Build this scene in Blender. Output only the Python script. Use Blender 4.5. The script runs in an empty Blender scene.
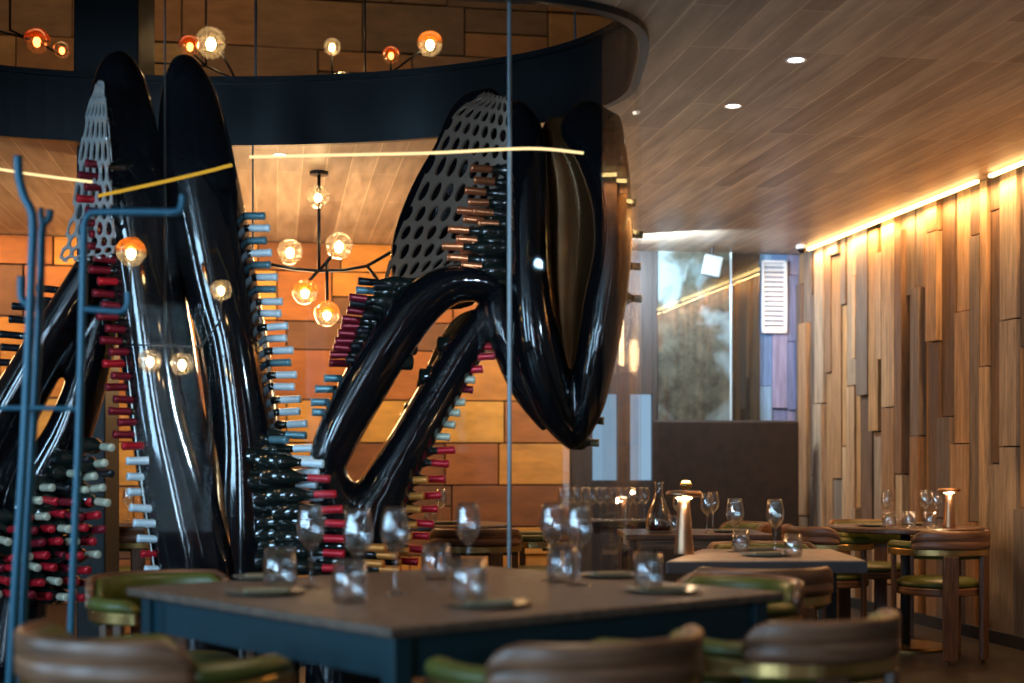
import bpy, bmesh, math, random
from mathutils import Vector, Matrix, noise
random.seed(7)
R = math.radians
F, HX, HY, CH = 1400.0, 512.0, 463.0, 1.15      # focal length in pixels, principal column, horizon row, eye height
sc = bpy.context.scene
C = sc.collection

# ------------------------------------------------------------------ camera
cam = bpy.data.cameras.new('camera'); co = bpy.data.objects.new('camera', cam); C.objects.link(co)
co.location = (0, 0, CH); co.rotation_euler = (R(90), 0, 0)
cam.sensor_width = 36; cam.lens = F / 1024 * 36; cam.shift_y = (HY - 341.5) / 1024
cam.dof.use_dof = True; cam.dof.focus_distance = 7.6; cam.dof.aperture_fstop = 1.5
cam.clip_end = 60
sc.camera = co

# ------------------------------------------------------------------ world, exposure, large lights
w = bpy.data.worlds.new('world'); sc.world = w; w.use_nodes = True
w.node_tree.nodes['Background'].inputs[0].default_value = (.30, .45, .7, 1)
w.node_tree.nodes['Background'].inputs[1].default_value = 0.035
sc.view_settings.view_transform = 'Standard'; sc.view_settings.look = 'None'
sc.view_settings.gamma = 1; sc.view_settings.use_curve_mapping = False
sc.view_settings.exposure = 0.1
sc.cycles.use_denoising = True
sc.cycles.max_bounces = 14; sc.cycles.transmission_bounces = 12; sc.cycles.transparent_max_bounces = 24
sc.cycles.glossy_bounces = 5; sc.cycles.diffuse_bounces = 3
sc.cycles.sample_clamp_indirect = 6
sc.cycles.caustics_refractive = False; sc.cycles.caustics_reflective = False

def area(name, loc, target, sx, sy, power, col, spread=180):
    l = bpy.data.lights.new(name, 'AREA'); l.shape = 'RECTANGLE'; l.size = sx; l.size_y = sy
    l.energy = power; l.color = col; l.spread = R(spread)
    o = bpy.data.objects.new(name, l); C.objects.link(o); o.location = loc
    d = Vector(target) - Vector(loc)
    o.rotation_euler = d.to_track_quat('-Z', 'Y').to_euler(); return o
def point(name, loc, power, col, rad=.05):
    l = bpy.data.lights.new(name, 'POINT'); l.energy = power; l.color = col; l.shadow_soft_size = rad
    o = bpy.data.objects.new(name, l); C.objects.link(o); o.location = loc; return o
def spot(name, loc, power, col, ang=70, rad=.03, tgt=None):
    l = bpy.data.lights.new(name, 'SPOT'); l.energy = power; l.color = col; l.spot_size = R(ang); l.spot_blend = .6
    l.shadow_soft_size = rad
    o = bpy.data.objects.new(name, l); C.objects.link(o); o.location = loc
    if tgt: o.rotation_euler = (Vector(tgt) - Vector(loc)).to_track_quat('-Z', 'Y').to_euler()
    return o
WARM = (1, .60, .27); AMB = (1, .52, .19); BLUE = (.42, .72, 1)
area('window_daylight', (-4.6, .4, 2.0), (0, 5.2, 1.0), .9, 2.2, 150, BLUE)
spot('cap_fill_spot', (1.6, 3.6, 2.3), 240, (.55, .8, 1), 34, .03, tgt=(-1.2, 6.45, 1.55))  # added blue fill on the bottle caps
for _x, _w, _e in ((-3.4, .75, 160), (-1.75, .22, 30), (2.3, .2, 12)):
    area('window_daylight', (_x, -3.2, 1.6), (_x * .6, 5.5, 1.4), _w, 2.3, _e, (.50, .76, 1))
area('window_daylight', (-6.2, 3.0, 2.0), (-1.5, 6.5, 1.6), .5, 2.4, 110, BLUE)
def wallX(y): return 2.57 - .167 * (y - 12.5)          # right wall line
def backY(x): return 12.5 + .167 * (x - 2.57)          # back wall line
# cove strip on the right wall
area('cove_light', (wallX(8.6) - .13, 8.6, 2.93), (wallX(8.6) + .10, 8.6, 2.0), .05, 7.0, 95, AMB)
bpy.data.objects['cove_light'].rotation_euler = Matrix.Identity(3).to_euler()
_o = bpy.data.objects['cove_light']
_z = -Vector((.30, .05, -1)).normalized(); _y = Vector((-.167, 1, 0)).normalized(); _x = _y.cross(_z).normalized(); _y = _z.cross(_x)
_o.rotation_euler = Matrix((_x, _y, _z)).transposed().to_euler()
area('wall_wash', (-2.3, 10.9, 2.9), (-2.3, 11.9, 1.2), 6.0, .08, 62, WARM)
point('room_glow', (-1.6, 9.6, 2.1), 70, WARM, .25)
spot('ceiling_fill', (-1.3, 10.0, 1.4), 190, (1, .66, .36), 150, .4, tgt=(-1.3, 10.2, 3))  # added unseen fill that brightens the far ceiling
area('front_wash', (-1, -1.6, 2.9), (-1, -3.4, 1.2), 9, .1, 45, AMB)
area('left_wash', (-5.4, 2.5, 2.9), (-6.9, 2.5, 1.2), .1, 8, 35, AMB)
point('room_glow', (-4.2, 9.8, 2.2), 35, WARM, .25)
point('room_glow', (.2, 9.8, 1.9), 12, WARM, .15)
spot('ceiling_fill', (1.1, 8.9, 1.2), 55, (1, .78, .55), 150, .4, tgt=(1.1, 9.2, 3))  # second added fill, for the ceiling beside the tower
area('upper_glow', (-1.8, 9.5, 5.3), (-1.8, 12, 4.2), 5, .6, 42, WARM)
spot('downlight_beam', (1.3, 6.43, 2.95), 55, WARM, 85, tgt=(1.2, 6.2, 0))
spot('downlight_beam', (1.9, 7.6, 2.95), 55, WARM, 95, tgt=(2.3, 8.6, 0))
spot('downlight_beam', (.2, 4.0, 2.95), 75, (1, .74, .5), 95, tgt=(0, 4.2, 0))
spot('ceiling_fill', (1.6, 6.6, 1.3), 21, (1, .80, .62), 160, .4, tgt=(1.7, 7.0, 3))  # another made-up fill for the nearer ceiling boards
area('rock_fill', (1.1, 11.2, 2.9), (1.6, 12.5, 1.9), .8, .1, 75, (.70, .86, 1))  # added unseen fill that lifts the dark rock panel
spot('corner_blue_fill', (1.2, 9.6, 2.3), 80, (.35, .6, 1), 26, .1, tgt=(2.35, 12.4, 2.2))  # made-up blue fill that cools the corner boards

# ------------------------------------------------------------------ helpers
def P(px, py, Y): return Vector(((px - HX) / F * Y, Y, CH - (py - HY) / F * Y))
def G(px, py, z):                                  # a pixel on the level plane z
    Y = (CH - z) * F / (py - HY); return Vector(((px - HX) / F * Y, Y, z))
def link(name, bm, m, parent=None, smooth=False, bevel=0):
    me = bpy.data.meshes.new(name); bm.normal_update(); bm.to_mesh(me); bm.free()
    o = bpy.data.objects.new(name, me); C.objects.link(o)
    for mm in (m if isinstance(m, (list, tuple)) else [m]): me.materials.append(mm)
    if smooth:
        for p in me.polygons: p.use_smooth = True
    if parent: o.parent = parent
    if bevel:
        b = o.modifiers.new('bevel', 'BEVEL'); b.width = bevel; b.segments = 2; b.limit_method = 'ANGLE'
    return o
def tag(o, label, cat, group=None, kind=None):
    o['label'] = label; o['category'] = cat
    if group: o['group'] = group
    if kind: o['kind'] = kind
    return o
def thing(name, label, cat, loc=(0, 0, 0), rz=0, group=None):
    o = bpy.data.objects.new(name, None); C.objects.link(o); o.location = loc; o.rotation_euler = (0, 0, rz)
    o.empty_display_size = .1
    return tag(o, label, cat, group)
def struct(name, bm, m, **k):
    o = link(name, bm, m, **k); o['kind'] = 'structure'; return o
KIDS = {}
def copy_tree(o, parent=None):
    c = o.copy(); C.objects.link(c); c.parent = parent
    for ch in list(o.children): copy_tree(ch, c)
    return c
def box(bm, c, s, rot=None):
    vs = []
    for x in (-.5, .5):
        for y in (-.5, .5):
            for z in (-.5, .5):
                v = Vector((x * s[0], y * s[1], z * s[2]))
                if rot is not None: v = rot @ v
                vs.append(bm.verts.new(v + Vector(c)))
    for f in ((0, 1, 3, 2), (4, 6, 7, 5), (0, 4, 5, 1), (2, 3, 7, 6), (0, 2, 6, 4), (1, 5, 7, 3)):
        bm.faces.new([vs[i] for i in f])
def lathe(bm, prof, n=24, mi=0, axis='Z', off=(0, 0, 0), close=False):
    off = Vector(off); rings = []
    for r, z in prof:
        if r < 1e-5: rings.append([bm.verts.new(Vector((0, 0, z)) + off)])
        else: rings.append([bm.verts.new(Vector((r * math.cos(2 * math.pi * i / n), r * math.sin(2 * math.pi * i / n), z)) + off) for i in range(n)])
    pairs = list(zip(rings, rings[1:]))
    if close: pairs.append((rings[-1], rings[0]))
    for a, b in pairs:
        for i in range(n):
            j = (i + 1) % n
            if len(a) == 1 and len(b) == 1: continue
            if len(a) == 1: f = bm.faces.new((a[0], b[j], b[i]))
            elif len(b) == 1: f = bm.faces.new((a[i], a[j], b[0]))
            else: f = bm.faces.new((a[i], a[j], b[j], b[i]))
            f.material_index = mi
def tube(bm, pts, r, n=10):
    pts = [Vector(p) for p in pts]; rings = []; up = None
    for i, p in enumerate(pts):
        t = (pts[min(i + 1, len(pts) - 1)] - pts[max(i - 1, 0)]).normalized()
        if up is None: up = t.orthogonal().normalized()
        up = (up - t * up.dot(t)).normalized(); s = t.cross(up)
        rr = r[i] if isinstance(r, (list, tuple)) else r
        rings.append([bm.verts.new(p + (up * math.cos(2 * math.pi * k / n) + s * math.sin(2 * math.pi * k / n)) * rr) for k in range(n)])
    for a, b in zip(rings, rings[1:]):
        for i in range(n): bm.faces.new((a[i], a[(i + 1) % n], b[(i + 1) % n], b[i]))
    bm.faces.new(rings[0][::-1]); bm.faces.new(rings[-1])
def smooth_path(pts, k=6):                         # Catmull-Rom through tuples
    out = []; n = len(pts)
    for i in range(n - 1):
        p0, p1, p2, p3 = pts[max(i - 1, 0)], pts[i], pts[i + 1], pts[min(i + 2, n - 1)]
        for s in range(k):
            t = s / k
            out.append(tuple(.5 * (2 * b + (c - a) * t + (2 * a - 5 * b + 4 * c - d) * t * t + (3 * b - a - 3 * c + d) * t ** 3)
                             for a, b, c, d in zip(p0, p1, p2, p3)))
    out.append(tuple(pts[-1])); return out
def sweep(bm, prof, a0, a1, n, topfn=None, zbase=0):
    rings = []
    for i in range(n + 1):
        t = i / n; a = R(a0 + (a1 - a0) * t); k = topfn(t) if topfn else 1
        rings.append([bm.verts.new((r * math.cos(a), r * math.sin(a), zbase + (z - zbase) * k)) for r, z in prof])
    m = len(prof)
    for a, b in zip(rings, rings[1:]):
        for i in range(m): bm.faces.new((a[i], a[(i + 1) % m], b[(i + 1) % m], b[i]))
    bm.faces.new(rings[0][::-1]); bm.faces.new(rings[-1])
    bmesh.ops.recalc_face_normals(bm, faces=bm.faces)

# ------------------------------------------------------------------ materials
def mat(name):
    m = bpy.data.materials.new(name); m.use_nodes = True
    return m, m.node_tree.nodes, m.node_tree.links, m.node_tree.nodes['Principled BSDF']
def pm(name, col, rough=.5, metal=0, coat=0, noise_amt=0, noise_scale=20, bump=0, stretch=(1, 1, 1), rv=0):
    m, N, L, b = mat(name)
    b.inputs['Base Color'].default_value = (*col, 1); b.inputs['Roughness'].default_value = rough
    b.inputs['Metallic'].default_value = metal; b.inputs['Coat Weight'].default_value = coat
    if noise_amt or bump:
        tc = N.new('ShaderNodeTexCoord'); mp = N.new('ShaderNodeMapping'); nz = N.new('ShaderNodeTexNoise')
        mp.inputs['Scale'].default_value = stretch; nz.inputs['Scale'].default_value = noise_scale; nz.inputs['Detail'].default_value = 6
        L.new(tc.outputs['Object'], mp.inputs[0]); L.new(mp.outputs[0], nz.inputs['Vector'])
        cr = N.new('ShaderNodeValToRGB')
        cr.color_ramp.elements[0].position = .3; cr.color_ramp.elements[1].position = .7
        cr.color_ramp.elements[0].color = (*[c * (1 - noise_amt) for c in col], 1)
        cr.color_ramp.elements[1].color = (*[min(1, c * (1 + noise_amt)) for c in col], 1)
        L.new(nz.outputs[0], cr.inputs[0]); L.new(cr.outputs[0], b.inputs['Base Color'])
        if bump:
            bp = N.new('ShaderNodeBump'); bp.inputs['Strength'].default_value = bump; bp.inputs['Distance'].default_value = .01
            L.new(nz.outputs[0], bp.inputs['Height']); L.new(bp.outputs[0], b.inputs['Normal'])
    return m
def emis(name, col, s):
    m, N, L, b = mat(name); N.remove(b); e = N.new('ShaderNodeEmission')
    e.inputs[0].default_value = (*col, 1); e.inputs[1].default_value = s
    L.new(e.outputs[0], N['Material Output'].inputs[0]); return m
def thin_glass(name, tint=(1, 1, 1), gloss=1.0, rough=0.0, ior=1.45, top=.4, trans=0, tcol=(1, .9, .75), pw=1.0):
    m, N, L, b = mat(name); N.remove(b)
    t = N.new('ShaderNodeBsdfTransparent'); t.inputs[0].default_value = (*tint, 1)
    g = N.new('ShaderNodeBsdfGlossy'); g.inputs['Roughness'].default_value = rough
    fr = N.new('ShaderNodeFresnel'); fr.inputs[0].default_value = ior
    mu = N.new('ShaderNodeMath'); mu.operation = 'MULTIPLY'; mu.inputs[1].default_value = gloss
    mn = N.new('ShaderNodeMath'); mn.operation = 'MINIMUM'; mn.inputs[1].default_value = top
    mx = N.new('ShaderNodeMixShader'); pp = N.new('ShaderNodeMath'); pp.operation = 'POWER'; pp.inputs[1].default_value = pw
    L.new(fr.outputs[0], pp.inputs[0]); L.new(pp.outputs[0], mu.inputs[0]); L.new(mu.outputs[0], mn.inputs[0]); L.new(mn.outputs[0], mx.inputs[0])
    base = t
    if trans:
        tl = N.new('ShaderNodeBsdfTranslucent'); tl.inputs[0].default_value = (*tcol, 1); m2 = N.new('ShaderNodeMixShader'); m2.inputs[0].default_value = trans
        L.new(t.outputs[0], m2.inputs[1]); L.new(tl.outputs[0], m2.inputs[2]); base = m2
    L.new(base.outputs[0], mx.inputs[1]); L.new(g.outputs[0], mx.inputs[2])
    L.new(mx.outputs[0], N['Material Output'].inputs[0]); return m
def islands(name, ramp, rough=.6, scale=6, stretch=(1, 1, 1), bump=.3, contrast=.35, spec=.5):
    """each closed piece of the mesh gets its own tint, with grain on top"""
    m, N, L, b = mat(name); b.inputs['Roughness'].default_value = rough; b.inputs['Specular IOR Level'].default_value = spec
    geo = N.new('ShaderNodeNewGeometry'); cr = N.new('ShaderNodeValToRGB'); cr.color_ramp.interpolation = 'CONSTANT'
    el = cr.color_ramp.elements
    while len(el) < len(ramp): el.new(.5)
    for i, c in enumerate(ramp): el[i].position = i / len(ramp); el[i].color = (*c, 1)
    L.new(geo.outputs['Random Per Island'], cr.inputs[0])
    tc = N.new('ShaderNodeTexCoord'); mp = N.new('ShaderNodeMapping'); mp.inputs['Scale'].default_value = stretch
    ad = N.new('ShaderNodeVectorMath'); ad.operation = 'ADD'
    sc_ = N.new('ShaderNodeVectorMath'); sc_.operation = 'SCALE'; sc_.inputs['Scale'].default_value = 37
    L.new(geo.outputs['Random Per Island'], sc_.inputs[0])
    L.new(tc.outputs['Object'], mp.inputs[0]); L.new(mp.outputs[0], ad.inputs[0]); L.new(sc_.outputs[0], ad.inputs[1])
    nz = N.new('ShaderNodeTexNoise'); nz.inputs['Scale'].default_value = scale; nz.inputs['Detail'].default_value = 8; nz.inputs['Roughness'].default_value = .65
    L.new(ad.outputs[0], nz.inputs['Vector'])
    mr = N.new('ShaderNodeMapRange'); mr.inputs[1].default_value = .3; mr.inputs[2].default_value = .7
    mr.inputs[3].default_value = 1 - contrast; mr.inputs[4].default_value = 1 + contrast
    L.new(nz.outputs[0], mr.inputs[0])
    mv = N.new('ShaderNodeVectorMath'); mv.operation = 'SCALE'; L.new(cr.outputs[0], mv.inputs[0]); L.new(mr.outputs[0], mv.inputs['Scale'])
    L.new(mv.outputs[0], b.inputs['Base Color'])
    bp = N.new('ShaderNodeBump'); bp.inputs['Strength'].default_value = bump; bp.inputs['Distance'].default_value = .01
    L.new(nz.outputs[0], bp.inputs['Height']); L.new(bp.outputs[0], b.inputs['Normal'])
    return m
M = {}
M['black_gloss'] = pm('black_gloss', (.004, .0045, .006), .08, 0, .25)
M['bronze_reflection'] = pm('bronze_reflection', (.34, .16, .06), .2, .8, .5)  # bronze colour carries warm room reflections and sheen
M['black_steel'] = pm('black_steel', (.004, .006, .008), .38)
M['black_matt'] = pm('black_matt', (.01, .011, .013), .6)
M['lattice'] = pm('lattice', (.24, .165, .12), .38, .25)
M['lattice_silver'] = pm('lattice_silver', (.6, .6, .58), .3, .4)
M['brass'] = pm('brass', (.62, .42, .16), .28, 1)
M['pale_brass'] = pm('pale_brass', (.55, .5, .33), .3, 1)
M['green'] = pm('green_leather', (.085, .095, .016), .42, noise_amt=.25, noise_scale=9)
M['blue_steel'] = pm('blue_steel', (.012, .10, .16), .4, .2)
M['bronze'] = pm('bronze', (.42, .24, .14), .35, 1)
M['walnut'] = pm('walnut', (.19, .088, .045), .38, noise_amt=.55, noise_scale=5, stretch=(1, 1, 14), bump=.1)
M['walnut_leg'] = pm('walnut_leg', (.12, .060, .034), .42, noise_amt=.5, noise_scale=9, stretch=(8, 8, .8), bump=.1)
M['tabletop'] = pm('table_top', (.115, .078, .058), .5, noise_amt=.35, noise_scale=30, bump=.2)
M['tabletop_pale'] = pm('table_top_pale', (.30, .22, .17), .5, noise_amt=.25, noise_scale=18)
M['tabletop_wood'] = pm('table_top_wood', (.085, .045, .028), .35, noise_amt=.4, noise_scale=8, stretch=(1, 9, 1))
M['apron'] = pm('apron_paint', (.006, .035, .05), .4)
M['plate'] = pm('plate_glaze', (.10, .085, .055), .3, noise_amt=.3, noise_scale=14)
M['napkin'] = pm('napkin_cloth', (.24, .20, .12), .8)
M['clear'] = thin_glass('clear_glass', (.98, .99, .995), 3.6, top=.5)
M['pane'] = thin_glass('pane_glass', (.985, .99, .99), .17, top=.2, pw=1.6)
M['globe'] = thin_glass('globe_glass', (.98, .96, .9), 1.6, trans=.10)
M['amber'] = thin_glass('amber_glass', (.98, .42, .10), 1.2, trans=.30, tcol=(1, .32, .05))
M['bottle'] = pm('bottle_glass', (.008, .012, .010), .06, 0, .6)
M['label'] = pm('label_paper', (.55, .52, .46), .6)
for k, c, mtl, ro in (('red', (.62, .015, .03), .3, .3), ('wine', (.24, .012, .028), .4, .35), ('silver', (.78, .92, 1), .1, .35), ('cream', (.62, .60, .45), .2, .4),
                  ('copper', (.72, .24, .10), .7, .3), ('orange', (.75, .26, .05), .4, .35), ('dark', (.02, .022, .028), .5, .3), ('teal', (.14, .30, .36), .4, .35), ('gold', (.5, .4, .2), .9, .3)):
    M['cap_' + k] = pm('foil_' + k, c, ro, mtl)
M['bulb'] = emis('filament_glow', (1, .66, .30), 45)
M['bulb_red'] = emis('filament_glow_red', (1, .20, .04), 14)
M['strip'] = emis('led_strip_glow', (1, .66, .25), 9)
M['strip_reflection'] = emis('strip_reflection_glow', (1, .76, .36), 1.4)  # glow standing in for a strip light mirrored in the glass
M['gold_reflection'] = emis('gold_reflection_glow', (1, .58, .06), .55)  # golden mirrored strip, given as emission
M['disc'] = emis('downlight_glow', (1, .88, .75), 9)
M['lampglow'] = emis('table_lamp_glow', (1, .72, .42), 16)
M['sky'] = emis('daylight_glow', (.45, .72, 1), .55)
M['white'] = pm('white_paint', (.7, .72, .74), .5)
M['daylit_boards'] = islands('boards_daylight_tint', [(.10, .19, .36), (.17, .30, .46), (.12, .15, .28), (.20, .20, .32)], .6, 5, (6, 6, .6))  # blue daylight on plain wood, put into the board colours
M['darkboard'] = pm('dark_board', (.028, .022, .02), .5, noise_amt=.4, noise_scale=8, stretch=(8, 8, .5))
M['booth'] = pm('booth_leather', (.013, .007, .005), .8, noise_amt=.4, noise_scale=12)
M['planks'] = islands('weathered_planks', [(.30, .16, .07), (.40, .24, .12), (.20, .11, .055), (.19, .14, .10), (.46, .30, .16), (.14, .08, .045), (.31, .22, .14), (.34, .16, .06), (.11, .075, .055), (.25, .15, .075), (.42, .23, .09), (.16, .12, .09)],
                      .55, 5, (7, 7, .55), .6, .5)
M['blocks'] = islands('sandstone_blocks', [(.42, .17, .025), (.26, .085, .016), (.50, .25, .04), (.17, .058, .014), (.44, .19, .03), (.12, .05, .018), (.52, .29, .065), (.30, .10, .018)],
                      .75, 3.5, (1, 1, 3), .4, .28)
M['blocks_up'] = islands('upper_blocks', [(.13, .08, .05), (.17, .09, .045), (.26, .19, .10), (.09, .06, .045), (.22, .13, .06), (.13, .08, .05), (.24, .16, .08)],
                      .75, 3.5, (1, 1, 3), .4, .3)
# ceiling boards
def ceiling_mat():
    m, N, L, b = mat('ceiling_boards')
    tc = N.new('ShaderNodeTexCoord'); mp = N.new('ShaderNodeMapping'); mp.inputs['Rotation'].default_value = (0, 0, R(-90 - 9.5))
    L.new(tc.outputs['Object'], mp.inputs[0])
    br = N.new('ShaderNodeTexBrick'); br.inputs['Scale'].default_value = 1
    br.inputs['Brick Width'].default_value = 1.5; br.inputs['Row Height'].default_value = .15; br.inputs['Mortar Size'].default_value = .0035
    br.inputs['Mortar Smooth'].default_value = .2; br.inputs['Bias'].default_value = 0
    br.inputs['Color1'].default_value = (.20, .14, .10, 1); br.inputs['Color2'].default_value = (.34, .26, .19, 1)
    br.inputs['Mortar'].default_value = (.50, .38, .27, 1); br.offset = .37; br.offset_frequency = 3
    L.new(mp.outputs[0], br.inputs['Vector'])
    m2 = N.new('ShaderNodeMapping'); m2.inputs['Scale'].default_value = (1, 9, 1); L.new(mp.outputs[0], m2.inputs[0])
    nz = N.new('ShaderNodeTexNoise'); nz.inputs['Scale'].default_value = 1.6; nz.inputs['Detail'].default_value = 8; nz.inputs['Roughness'].default_value = .6
    L.new(m2.outputs[0], nz.inputs['Vector'])
    mr = N.new('ShaderNodeMapRange'); mr.inputs[1].default_value = .3; mr.inputs[2].default_value = .7; mr.inputs[3].default_value = .62; mr.inputs[4].default_value = 1.3
    L.new(nz.outputs[0], mr.inputs[0])
    mv = N.new('ShaderNodeVectorMath'); mv.operation = 'SCALE'; L.new(br.outputs['Color'], mv.inputs[0]); L.new(mr.outputs[0], mv.inputs['Scale'])
    L.new(mv.outputs[0], b.inputs['Base Color']); b.inputs['Roughness'].default_value = .42
    return m
def floor_mat():
    m, N, L, b = mat('floor_tiles')
    tc = N.new('ShaderNodeTexCoord'); mp = N.new('ShaderNodeMapping'); mp.inputs['Rotation'].default_value = (0, 0, R(35)); L.new(tc.outputs['Object'], mp.inputs[0])
    br = N.new('ShaderNodeTexBrick'); br.inputs['Scale'].default_value = 1; br.inputs['Brick Width'].default_value = .9; br.inputs['Row Height'].default_value = .45
    br.inputs['Mortar Size'].default_value = .004
    br.inputs['Color1'].default_value = (.013, .010, .009, 1); br.inputs['Color2'].default_value = (.019, .016, .013, 1); br.inputs['Mortar'].default_value = (.04, .035, .03, 1)
    L.new(mp.outputs[0], br.inputs['Vector']); L.new(br.outputs['Color'], b.inputs['Base Color']); b.inputs['Roughness'].default_value = .38
    return m
def rock_mat():
    m, N, L, b = mat('rock_face')
    tc = N.new('ShaderNodeTexCoord')
    nz = N.new('ShaderNodeTexNoise'); nz.inputs['Scale'].default_value = 7; nz.inputs['Detail'].default_value = 10; nz.inputs['Roughness'].default_value = .7
    L.new(tc.outputs['Object'], nz.inputs['Vector'])
    n2 = N.new('ShaderNodeTexNoise'); n2.inputs['Scale'].default_value = 1.7; n2.inputs['Detail'].default_value = 5; n2.inputs['Distortion'].default_value = .8
    L.new(tc.outputs['Object'], n2.inputs['Vector'])
    cr = N.new('ShaderNodeValToRGB'); e = cr.color_ramp.elements; e[0].position = .35; e[0].color = (.07, .06, .045, 1); e[1].position = .7; e[1].color = (.30, .27, .20, 1)
    L.new(nz.outputs[0], cr.inputs[0])
    c2 = N.new('ShaderNodeValToRGB'); e = c2.color_ramp.elements; e[0].position = .50; e[0].color = (0, 0, 0, 1); e[1].position = .60; e[1].color = (1, 1, 1, 1)
    L.new(n2.outputs[0], c2.inputs[0])
    mx = N.new('ShaderNodeMix'); mx.data_type = 'RGBA'; L.new(c2.outputs[0], mx.inputs[0]); L.new(cr.outputs[0], mx.inputs[6]); mx.inputs[7].default_value = (.52, .60, .62, 1)
    L.new(mx.outputs[2], b.inputs['Base Color']); b.inputs['Roughness'].default_value = .7
    bp = N.new('ShaderNodeBump'); bp.inputs['Strength'].default_value = .7; bp.inputs['Distance'].default_value = .04
    L.new(nz.outputs[0], bp.inputs['Height']); L.new(bp.outputs[0], b.inputs['Normal'])
    return m
M['ceiling'] = ceiling_mat(); M['floor'] = floor_mat(); M['rock'] = rock_mat()

# ------------------------------------------------------------------ the setting
H = 3.0
bm = bmesh.new(); box(bm, (0, 5.2, -.05), (14, 17.6, .1)); struct('floor', bm, M['floor'])
VC, VRX, VRY = (-1.6, 6.75), 2.2, 1.3
def void(a, g=0.0, n_near=5.0):                     # the rounded footprint of the glass tower
    c, s = math.cos(a), math.sin(a); n = n_near if s < 0 else 2.0
    r = (abs(c) ** n + abs(s) ** n) ** (-1 / n)
    return (VC[0] + (VRX + g) * c * r, VC[1] + (VRY + g) * s * r)
NV = 128
bm = bmesh.new()
inner = [bm.verts.new((*void(2 * math.pi * i / NV), H)) for i in range(NV)]
outer = [bm.verts.new(v + (H,)) for v in ((-7, -3.5), (5.4, -3.5), (wallX(4) + .3, 4), (wallX(12.5) + .2, 12.9), (-7, 11.4))]
ed = [bm.edges.new((inner[i], inner[(i + 1) % NV])) for i in range(NV)] + [bm.edges.new((outer[i], outer[(i + 1) % 5])) for i in range(5)]
bmesh.ops.triangle_fill(bm, use_beauty=True, use_dissolve=False, edges=ed)
g = bmesh.ops.extrude_face_region(bm, geom=bm.faces[:]); bmesh.ops.translate(bm, verts=[v for v in g['geom'] if isinstance(v, bmesh.types.BMVert)], vec=(0, 0, .28))
bmesh.ops.recalc_face_normals(bm, faces=bm.faces)
struct('ceiling', bm, M['ceiling'])
def ring(bm, g0, g1, z0, z1):
    L_ = []
    for i in range(NV):
        a = 2 * math.pi * i / NV
        L_.append([bm.verts.new((*void(a, gg), z)) for gg, z in ((g0, z0), (g1, z0), (g1, z1), (g0, z1))])
    for i in range(NV):
        a, b = L_[i], L_[(i + 1) % NV]
        for k in range(4): bm.faces.new((a[k], b[k], b[(k + 1) % 4], a[(k + 1) % 4]))
    bmesh.ops.recalc_face_normals(bm, faces=bm.faces)
bm = bmesh.new(); ring(bm, -.03, .012, 2.97, 3.13); ring(bm, -.012, .02, 3.13, 3.33); ring(bm, -.05, .02, 3.33, 3.36)
struct('trim_1', bm, M['black_steel'])
bm = bmesh.new(); ring(bm, -.035, -.022, .0, 2.99); struct('window_1', bm, M['pane'], smooth=False)
bm = bmesh.new(); ring(bm, -.035, -.022, 3.36, 5.5); struct('window_2', bm, M['pane'])
bm = bmesh.new(); ring(bm, -.07, .02, .0, .06); struct('trim_2', bm, M['black_steel'])
# glass seams
def on_glass(px, g=-.02, near=True):
    k = (px - HX) / F; best = None
    for i in range(4000):
        a = 2 * math.pi * i / 4000
        if (math.sin(a) < 0) != near: continue
        x, y = void(a, g); e = abs(x / y - k)
        if best is None or e < best[0]: best = (e, x, y)
    return best[1], best[2]
bm = bmesh.new()
for px, near, z0, z1, r in ((509, True, .06, 2.97, .009), (256, False, 3.36, 5.5, .008), (253, False, .06, 2.97, .005), (575, False, 3.36, 5.5, .006)):
    x, y = on_glass(px, -.03, near); tube(bm, [(x, y, z0), (x, y, z1)], r)
struct('trim_3', bm, pm('seam_steel', (.22, .27, .30), .3, .6))
# tall black column and upper storey
bm = bmesh.new(); box(bm, (-2.37, 8.36, 4.25), (.38, .38, 2.5)); box(bm, (-2.47, 8.36, 1.5), (.17, .3, 3.0)); struct('trim_4', bm, M['black_matt'], bevel=.01)
bm = bmesh.new(); box(bm, (-1, 7, 5.6), (16, 15, .1)); struct('ceiling_upper', bm, M['darkboard'])

def board_wall(name, p0, p1, z0, z1, m, wr, lr, dr, nrm, seed, gap=.004, backm=None):
    """upright boards of mixed width, length and depth on a backing"""
    rnd = random.Random(seed); p0, p1 = Vector((*p0, 0)), Vector((*p1, 0)); d = (p1 - p0); Ltot = d.length; d.normalize(); nv = Vector((*nrm, 0)).normalized()
    rot = Matrix((d, -nv, Vector((0, 0, 1)))).transposed(); bm = bmesh.new(); s = 0
    while s < Ltot:
        wd = min(rnd.uniform(*wr), Ltot - s); 
        if wd < .03: break
        z = z0 - rnd.uniform(0, lr[1])
        while z < z1:
            ln = rnd.uniform(*lr); a, b = max(z, z0), min(z + ln, z1); z += ln
            if b - a < .05: continue
            dep = .02 + rnd.uniform(*dr)
            c = p0 + d * (s + wd / 2) + nv * (dep / 2) + Vector((0, 0, (a + b) / 2))
            box(bm, c, (wd - gap, dep, b - a - gap * 1.5), rot)
        s += wd
    o = struct(name, bm, m, bevel=.0015)
    bm = bmesh.new(); box(bm, (p0 + p1) / 2 - nv * .05 + Vector((0, 0, (z0 + z1) / 2)), (Ltot, .1, z1 - z0), rot)
    b = link('backing', bm, M['black_matt'], o); return o
board_wall('wall_right', (wallX(4.5), 4.5), (wallX(12.6), 12.6), 0, H, M['planks'], (.08, .23), (.6, 1.9), (0, .07), (-1, -.167), 14, gap=.007)
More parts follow.
